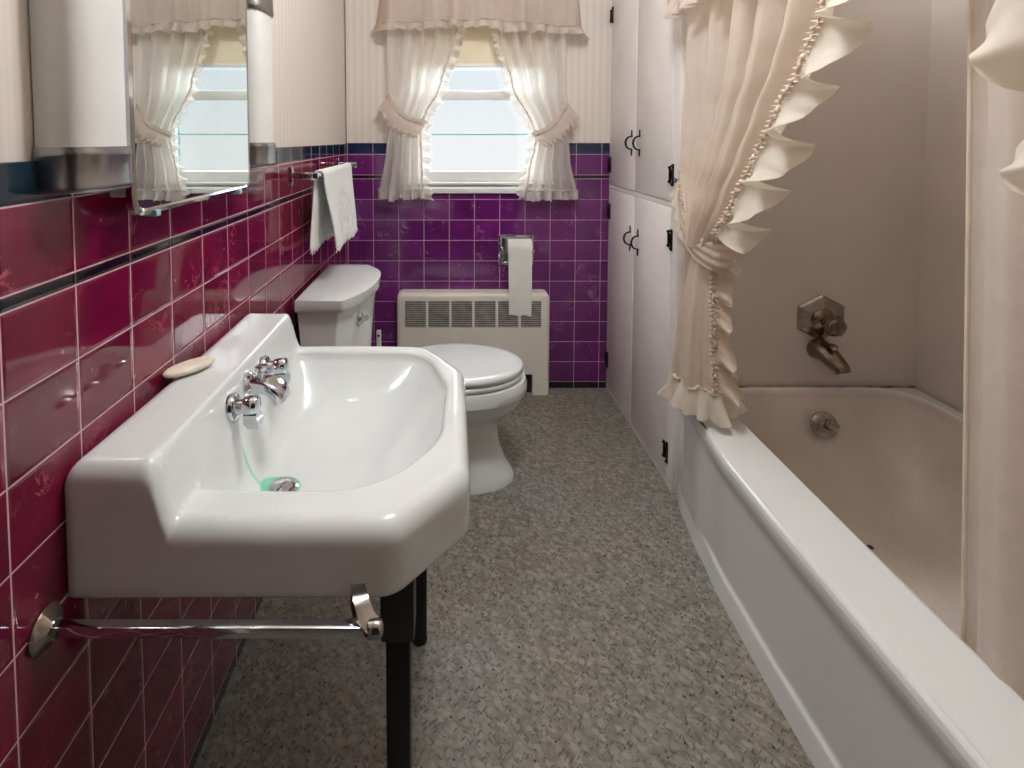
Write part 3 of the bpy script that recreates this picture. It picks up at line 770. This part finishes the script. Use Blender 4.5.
# ------------------------------------------------------------------ toilet
def make_toilet():
    CY = 1.874
    th = thing('toilet', (-.05, CY, 0), 'white toilet with closed lid beside the left tiled wall', 'toilet')
    def sec(z, xc, ax, ay, n=64, e=2.0, back=1.0):
        pts = []
        for k in range(n):
            a = 2*PI*k/n; c, s = cos(a), sin(a)
            x = abs(c)**(2/e)*(1 if c > 0 else -1); y = abs(s)**(2/e)*(1 if s > 0 else -1)
            pts.append(Vector((xc+ax*x*(back if x < 0 else 1), CY+ay*y, z)))
        return pts
    S = [(0, .02, .207, .115), (.012, .02, .207, .115), (.03, .018, .200, .108), (.07, .012, .182, .096), (.13, .006, .166, .086), (.19, .004, .162, .084), (.225, .008, .178, .100), (.26, .014, .212, .135), (.29, .018, .237, .164), (.316, .020, .245, .170), (.320, .020, .2475, .173), (.324, .020, .250, .176), (.350, .021, .250, .176), (.369, .021, .243, .170), (.371, .021, .20, .15)]
    rs = [sec(z, x, a, b, e=2.1, back=1.15) for z, x, a, b in S]
    g = G().rings(rs)
    g.box((-.45, CY-.11, .25), (-.20, CY+.11, .352), .02, 3)
    g.out('bowl', M['porc'], th, angle=35)
    def slab(name, z0, z1, ax, ay, m, dome=0.):
        R = [sec(z0, .025, ax-.006, ay-.006), sec(z0+.003, .025, ax-.001, ay-.001), sec((z0+z1)/2, .025, ax, ay), sec(z1-.006, .025, ax-.001, ay-.001), sec(z1-.002, .025, ax-.006, ay-.006)]
        for k in range(1, 9):
            t = k/9; R.append(sec(z1-.002+(dome+.002)*(1-(1-t)**2), .025, (ax-.006)*(1-t), (ay-.006)*(1-t)))
        o = G().rings(R).out(name, m, th, angle=60)
        return o
    slab('seat', .373, .393, .231, .170, M['seat'])
    lid = slab('seat_lid', .3955, .4185, .233, .171, M['seat'], .006)
    for s in (-1, 1):
        G().box((-.235, CY+s*.075-.02, .36), (-.19, CY+s*.075+.02, .402), .008, 3).out('hinge', M['seat'], th)
    arc = [Vector(p[:2]) for p in spline([(-.340, 1.640, 0), (-.293, 1.735, 0), (-.269, 1.865, 0), (-.280, 1.985, 0), (-.340, 2.078, 0)], 30)]
    bo = fillet([(-.472, 1.632), (-.350, 1.634)], [0, 0], 4)[:1]+fillet([(-.472, 1.632), (-.346, 1.634), tuple(arc[3])], [0, .012, 0], 4)[1:-1]+arc[2:]+[Vector((-.472, 2.085))]
    cb = Vector((-.38, 1.86))
    def off(pts, d, k=1.): return [Vector(((p.x-cb.x)*k+cb.x+(d*(1 if p.x > cb.x else -.3)), (p.y-cb.y)*k+cb.y+d*max(-1, min(1, (p.y-cb.y)/.2)))) for p in pts]
    def lay(pts, z): return [Vector((max(p.x, XL+.004), p.y, z)) for p in pts]
    rs = [lay(off(bo, -.03), .362), lay(off(bo, -.016), .375), lay(off(bo, -.022), .42), lay(off(bo, -.010), .60), lay(bo, .672), lay(off(bo, -.012), .676)]
    tank = G().rings(rs).out('tank', M['porc'], th, angle=50)
    lo = off(bo, .014)
    rs = [lay(off(bo, .010), .674), lay(lo, .679), lay(lo, .704), lay(off(bo, .015), .7105), lay(off(bo, .008), .7125), lay(off(bo, -.03), .7135)]
    G().rings(rs).out('tank_lid', M['porc'], th, angle=50)
    # flush lever on the front
    p = Vector((-.298, 1.735, .622)); n = Vector((.86, -.45, 0)).normalized(); tn = Vector((.45, .86, 0)).normalized()
    g = G().lathe([(.015, -.004), (.015, .004), (.010, .008), (.007, .010), (.007, .020), (.010, .022), (.010, .028), (0, .029)], p, n, 18)
    g.tube([p+n*.024+tn*.012, p+n*.026-tn*.02+Vector((0, 0, -.004)), p+n*.026-tn*.045+Vector((0, 0, -.008))], lambda t: lerp(.005, .008, t), 10)
    g.out('flush_lever', M['chrome'], th)
    return th
make_toilet()
g = G().box((-.348, 2.468, .02), (-.326, 2.492, .308), .006, 3)
tbh = thing('brush_holder', (-.337, 2.48, 0), 'thin white handle standing upright between toilet tank and heater', 'toilet brush')
g.out('handle', M['plastic'], tbh)
G().lathe([(.006, 0), (.006, .003), (0, .0035)], (-.337, 2.468, .286), (0, -1, 0), 12).out('hole', M['black'], tbh)
G().lathe([(.04, 0), (.042, .01), (.038, .10), (.040, .11), (.034, .11), (.032, .02)], (-.337, 2.48, 0), (0, 0, 1), 24).out('holder', M['plastic'], tbh)

# ------------------------------------------------------------------ heater cover on the back wall
ht = thing('wall_heater', (.11, 2.51, 0), 'cream metal wall heater cover with six grilles under the window', 'heater')
hx0, hx1, hz1 = -.252, .463, .485
out_ = fillet([(hx0, 0), (hx0, hz1), (hx1, hz1), (hx1, 0), (.385, 0), (.385, .10), (-.17, .10), (-.17, 0)], [0, .032, .032, 0, 0, .012, .012, 0], 6)
hc = Vector(((hx0+hx1)/2, .25))
def hin(d):
    r = []
    for p in out_:
        q = p.copy()
        if p.x > hx1-.03: q.x -= d*min(1, (p.x-(hx1-.03))/.03)
        if p.x < hx0+.03: q.x += d*min(1, ((hx0+.03)-p.x)/.03)
        if p.y > hz1-.03: q.y -= d*min(1, (p.y-(hz1-.03))/.03)
        r.append(q)
    return r
rs = [[Vector((p.x, YB-.001, p.y)) for p in out_], [Vector((p.x, 2.488, p.y)) for p in out_]]
for k in range(1, 7):
    t = k/6*PI/2; rs.append([Vector((p.x, 2.488-.018*sin(t), p.y)) for p in hin(.018*(1-cos(t)))])
g = G().rings(rs); g.out('cover', M['heater'], ht, angle=35)
gx = [(-.212, -.116), (-.103, -.007), (.005, .100), (.113, .209), (.222, .315), (.329, .422)]
for a, b in gx:
    g = G().box((a, 2.4690, .326), (b, 2.4745, .450), mi=0)  # dark plate stands in for the shaded recess behind the slats
    for k in range(14):
        z = .3305+k*.0089
        g.box((a+.001, 2.4665, z-.0012), (b-.001, 2.4700, z+.0022), mi=1)
    g.out('grille', [M['grille'], M['slat']], ht, smooth=False)
G().box((-.165, 2.50, .0), (.383, 2.535, .099)).out('inlet_shade', M['black'], ht, smooth=False)  # black block fills the opening as painted shade

# ------------------------------------------------------------------ toilet paper
hp = thing('paper_holder', (.31, YB, .674), 'chrome recessed toilet paper holder set in the purple-tinted tiles', 'toilet paper holder')
fx0, fx1, fz0, fz1 = .227, .394, .604, .748
g = G()
for lo, hi in (((fx0, fz0), (fx0+.016, fz1)), ((fx1-.016, fz0), (fx1, fz1)), ((fx0+.016, fz1-.014), (fx1-.016, fz1)), ((fx0+.016, fz0), (fx1-.016, fz0+.014))):
    g.box((lo[0], YB-.010, lo[1]), (hi[0], YB, hi[1]), .002)
g.box((fx0+.010, YB-.003, fz0+.010), (fx1-.010, YB, fz1-.010), 0)
g.out('frame', M['chrome'], hp)
for x in (fx0+.022, fx1-.006):
    g = G().box((x-.008, YB-.045, .662), (x+.006, YB-.003, .684), .004).box((x-.010, YB-.020, .628), (x+.006, YB-.003, .646), .003); g.out('roller_mount', M['chrome'], hp)
tp = thing('toilet_paper_roll', (.324, 2.505, .69), 'white toilet paper roll with its end hanging over the heater', 'toilet paper')
rx0, rx1 = .268, .377; RC = Vector((0, 2.504, .698)); RR_ = .036
g = G().lathe([(.012, 0), (RR_-.002, 0), (RR_, .002), (RR_, rx1-rx0-.002), (RR_-.002, rx1-rx0), (.012, rx1-rx0)], (rx0, RC.y, RC.z), (1, 0, 0), 36)
g.out('roll', M['paperroll'], tp, angle=50)
def pf(s, t):
    L = t*(.06+.312)
    x = lerp(rx0-.001, rx1+.001, s)
    if L < .06:
        a = PI/2+(L/.06)*PI/2
        y, z = RC.y+(RR_+.0015)*cos(a), RC.z+(RR_+.0015)*sin(a)
    else:
        d = L-.06; y = RC.y-RR_-.0015-.004*sstep(0, .2, d)+.0012*sin(s*6+d*30); z = RC.z-d
        x += .006*(d/.312)*(1-s)*.8-.002*(d/.312)*s
        if t > .999: z += .003*sin(s*11)-.006*s
    return Vector((x, y, z))
G().grid(pf, 16, 60).out('hanging_sheet', M['paperroll'], tp, angle=180)

# ------------------------------------------------------------------ towel bar and towel on the left wall
wb = thing('wall_towel_bar', (-.45, 2.0, 1.088), 'chrome towel bar fixed to the left tiled wall below the dark cap tiles', 'towel bar')
G().box((-.428, 1.655, 1.082), (-.412, 2.36, 1.098), .002).out('bar', M['chrome'], wb)
for y in (1.655, 2.345):
    g = G().box((XL, y-.014, 1.062), (XL+.008, y+.014, 1.118), .003).box((XL+.006, y-.008, 1.078), (-.408, y+.008, 1.102), .003); g.out('post', M['chrome'], wb)
tw = thing('hand_towel', (-.43, 1.98, .82), 'white fringed hand towel hanging over the bar on the left wall', 'towel')
TL = .272
def twf(s, t):
    ya, yb = 1.712, 2.19; d = (t-.5)*2*TL   # along the drape, 0 at the bar
    a = .014
    if abs(d) < PI/2*a: x = -.420+a*sin(d/a); z = 1.0905+a*cos(d/a)
    else:
        e = abs(d)-PI/2*a; sg = 1 if d > 0 else -1
        z = 1.0905-e*(1 if sg > 0 else .95)
        x = -.420+sg*a+sg*(.018 if sg > 0 else .016)*sstep(0, .25, e)+.006*sin(s*9+1)*sstep(.02, .2, e)
    y = lerp(ya, yb, s)+(.085*(1-s)+.03*s)*max(0, d)/TL*.9-.02*max(0, -d)/TL
    return Vector((x, y, z))
to = G().grid(twf, 50, 80).out('cloth', M['towel'], tw, angle=180)
md = to.modifiers.new('thick', 'SOLIDIFY'); md.thickness = .005; md.offset = 0
for t, nm in ((1., 'fringe'), (0., 'fringe')):
    g = G()
    for k in range(54):
        p = twf((k+.5)/54, t); j = Vector((random.uniform(-.003, .003), random.uniform(-.006, .006), -random.uniform(.012, .022)))
        g.tube([p+Vector((0, 0, .003)), p+j*.5+Vector((.002, 0, 0)), p+j], lambda q: lerp(.0026, .0014, q), 5)
    g.out(nm, M['towel'], tw)

# ------------------------------------------------------------------ medicine cabinet with mirror, tube lamps
mc = thing('medicine_cabinet', (-.47, .985, 1.095), 'mirror-fronted medicine cabinet on the left wall above the sink', 'medicine cabinet')
my0, my1, mz0, mz1 = .762, 1.212, 1.094, 1.82
G().box((XL-.004, my0+.012, mz0+.028), (-.462, my1-.012, mz1-.01), .003).out('body', M['white'], mc)
def rr2(d, r): return fillet([(my0+d, mz0+d), (my1-d, mz0+d), (my1-d, mz1-d), (my0+d, mz1-d)], r, 8)
def at(poly, x): return [Vector((x, p.x, p.y)) for p in poly]
o1, o2, o3 = rr2(0, .030), rr2(.006, .026), rr2(.010, .024)
g = G().rings([at(o1, -.462), at(o1, -.453), at(o2, -.4505), at(o3, -.4525)], cap1=False); g.out('mirror_frame', M['chrome'], mc, angle=30)
g = G().rings([at(o3, -.4560), at(o3, -.4522)]); g.out('mirror', M['mirror'], mc, smooth=False)
for y in (.824, 1.15):
    G().box((-.468, y-.007, mz0-.006), (-.449, y+.007, mz0+.004), .0015).out('clip', M['glass_edge'], mc)

def tube_lamp(y0, label, proto=None):
    yc = .702
    th = thing('vanity_lamp', (XL, yc, 1.14), label, 'wall lamp', 'tube lamps flanking the mirror')
    def prof(b, d, n=40):
        pts = []
        for k in range(n+1):
            a = PI*k/n; c, s = cos(a), sin(a); e = .62
            pts.append((yc-b*(abs(c)**e)*(1 if c > 0 else -1), XL-.0+d*s**e))
        return pts
    def col(name, b, d, zz, m):
        rs = []
        for z, k in zz: rs.append([Vector((x if i not in (0, 40) else XL-.004, y, z)) for i, (y, x) in enumerate(prof(b*k, d*k))])
        return G().rings(rs).out(name, m, th, angle=50)
    col('diffuser', .060, .050, [(1.19, 1), (1.35, 1), (1.515, 1)], M['lamp'])
    col('lower_bracket', .064, .056, [(1.140, .94), (1.143, .985), (1.147, 1.0), (1.150, .98), (1.182, .98), (1.186, 1.0), (1.190, 1.0), (1.193, .98), (1.197, .97)], M['satin'])
    col('upper_bracket', .064, .056, [(1.508, .97), (1.512, .99), (1.518, 1.0), (1.523, .98), (1.55, .98), (1.556, .95), (1.558, .90)], M['satin'])
    th.location.y += y0-yc
    return th
tube_lamp(.702, 'tube lamp with chrome ends on the near side of the mirror')
tube_lamp(1.318, 'tube lamp with chrome ends on the far side of the mirror')

# ------------------------------------------------------------------ built-in linen cabinet
cb = thing('linen_cabinet', (1.0, 2.15, 0), 'tall white built-in linen cabinet between the window wall and the bathtub', 'cabinet')
g = G()
g.box((XC+.014, 1.80, 0), (XR-.002, YB+.004, CZ-.002))
g.box((XC, 1.768, 0), (XC+.03, 1.818, CZ-.002), .002)         # near stile
g.box((XC+.004, 2.528, 0), (XC+.02, YB+.002, CZ-.002), 0)
g.box((XC+.004, 1.81, .972), (XC+.02, 2.53, .990), .002)        # rail between the doors
g.box((XC+.004, 1.81, 0), (XC+.02, 2.53, .028), .002)
g.out('case', M['cab'], cb, smooth=False)
YM = 2.186
def hinge(par, y, z, edge):
    h_ = G()
    h_.box((XC-.0035, y-.019, z-.038), (XC+.001, y-.006, z+.038), .0015)
    h_.box((XC-.0035, y+.006, z-.030), (XC+.001, y+.019, z+.030), .0015)
    h_.box((XC-.0045, y-.010, z-.013), (XC+.001, y+.010, z+.013), .001)
    h_.tube([(XC-.006, y, z-.022), (XC-.006, y, z+.022)], .0045, 10)
    for s in (-1, 1):
        h_.lathe([(.005, 0), (.004, .004), (0, .0055)], (XC-.0035, y-.0125, z+s*.031), (-1, 0, 0), 8)
        h_.lathe([(.005, 0), (.004, .004), (0, .0055)], (XC-.0035, y+.0125, z+s*.024), (-1, 0, 0), 8)
    return h_.out('hinge', M['iron'], par)
def pull(par, y, z):
    p = G(); H = .040
    p.tube([(XC-.003-.024*sin(PI*k/20)**.8, y, z+(H-.014)*cos(PI*k/20)) for k in range(21)], lambda t: .0028+.0016*sin(PI*t), 10)
    for s in (-1, 1):
        pl = [(0, 1.0), (.006, .62), (.0045, .42), (.0085, .18), (.006, 0), (-.006, 0), (-.0085, .18), (-.0045, .42), (-.006, .62)]
        p.rings([[Vector((XC-.0005, y+a, z+s*(H-.016+b*.03))) for a, b in pl], [Vector((XC-.004, y+a*.8, z+s*(H-.016+b*.03))) for a, b in pl]])
    return p.out('pull_handle', M['iron'], par, smooth=False)
def door(y0, y1, z0, z1, hz, hy, pz, py):
    d = G().box((XC, y0, z0), (XC+.016, y1, z1), .003, 2).out('door', M['cab'], cb)
    for z in hz: hinge(d, hy, z, 0)
    pull(d, py, pz)
door(2.189, 2.528, .992, 2.16, (1.775, 1.083), 2.527, 1.188, 2.226)
door(1.822, 2.183, .992, 2.16, (1.775, 1.083), 1.821, 1.188, 2.133)
door(2.189, 2.528, .03, .970, (.863, .15), 2.527, .790, 2.226)
door(1.822, 2.183, .03, .970, (.863, .12), 1.821, .790, 2.133)

# ------------------------------------------------------------------ light
wd = bpy.data.worlds.new('sky'); SC.world = wd; wd.use_nodes = True
nt = wd.node_tree; bg = nt.nodes['Background']
tc = nt.nodes.new('ShaderNodeTexCoord'); sx = nt.nodes.new('ShaderNodeSeparateXYZ'); rp = nt.nodes.new('ShaderNodeValToRGB')
nt.links.new(tc.outputs['Generated'], sx.inputs[0]); nt.links.new(sx.outputs[2], rp.inputs[0]); nt.links.new(rp.outputs[0], bg.inputs[0])
e_ = rp.color_ramp.elements
e_[0].position = 0.; e_[0].color = (.97, .985, 1.0, 1)
e_[1].position = .16; e_[1].color = (.83, .91, 1.0, 1)
for p_, c_ in ((.30, (5.6, 6.0, 6.3, 1)), (1., (9.0, 9.7, 10.3, 1))):
    q_ = e_.new(p_); q_.color = c_
bg.inputs[1].default_value = .96
def area(name, loc, rot, sx_, sy_, power, col=(1, 1, 1), portal=False):
    l = bpy.data.lights.new(name, 'AREA'); l.shape = 'RECTANGLE'; l.size = sx_; l.size_y = sy_; l.energy = power; l.color = col
    o = bpy.data.objects.new(name, l); COL.objects.link(o); o.location = loc; o.rotation_euler = rot
    if portal: l.cycles.is_portal = True
    return o
area('window_portal', (.13, YB+.125, 1.38), (-PI/2, 0, 0), .72, .88, 1, portal=True)
def bulb(name, loc, power, r, col):
    l = bpy.data.lights.new(name, 'POINT'); l.energy = power; l.shadow_soft_size = r; l.color = col
    o = bpy.data.objects.new(name, l); COL.objects.link(o); o.location = loc
LC = (.94, .985, 1.03)
bulb('ceiling_bulb', (.17, 1.02, 2.2), 15.5, .08, LC)
bulb('ceiling_bulb', (.31, 1.02, 2.2), 15.5, .08, LC)

# ------------------------------------------------------------------ camera
cd = bpy.data.cameras.new('camera'); cam = bpy.data.objects.new('camera', cd); COL.objects.link(cam)
F = 538.; TH = math.radians(3)
cam.location = (0, 0, 1.208); cam.rotation_euler = (PI/2-TH, 0, 0)
cd.sensor_fit = 'HORIZONTAL'; cd.sensor_width = 36; cd.lens = 36*F/1024
cd.shift_x = (512-450.6)/1024; cd.shift_y = -(384-(138+F*math.tan(TH)))/1024
cd.clip_start = .02
SC.camera = cam
vs = SC.view_settings; vs.view_transform = 'Standard'; vs.look = 'None'; vs.gamma = 1; vs.use_curve_mapping = False; vs.exposure = .12
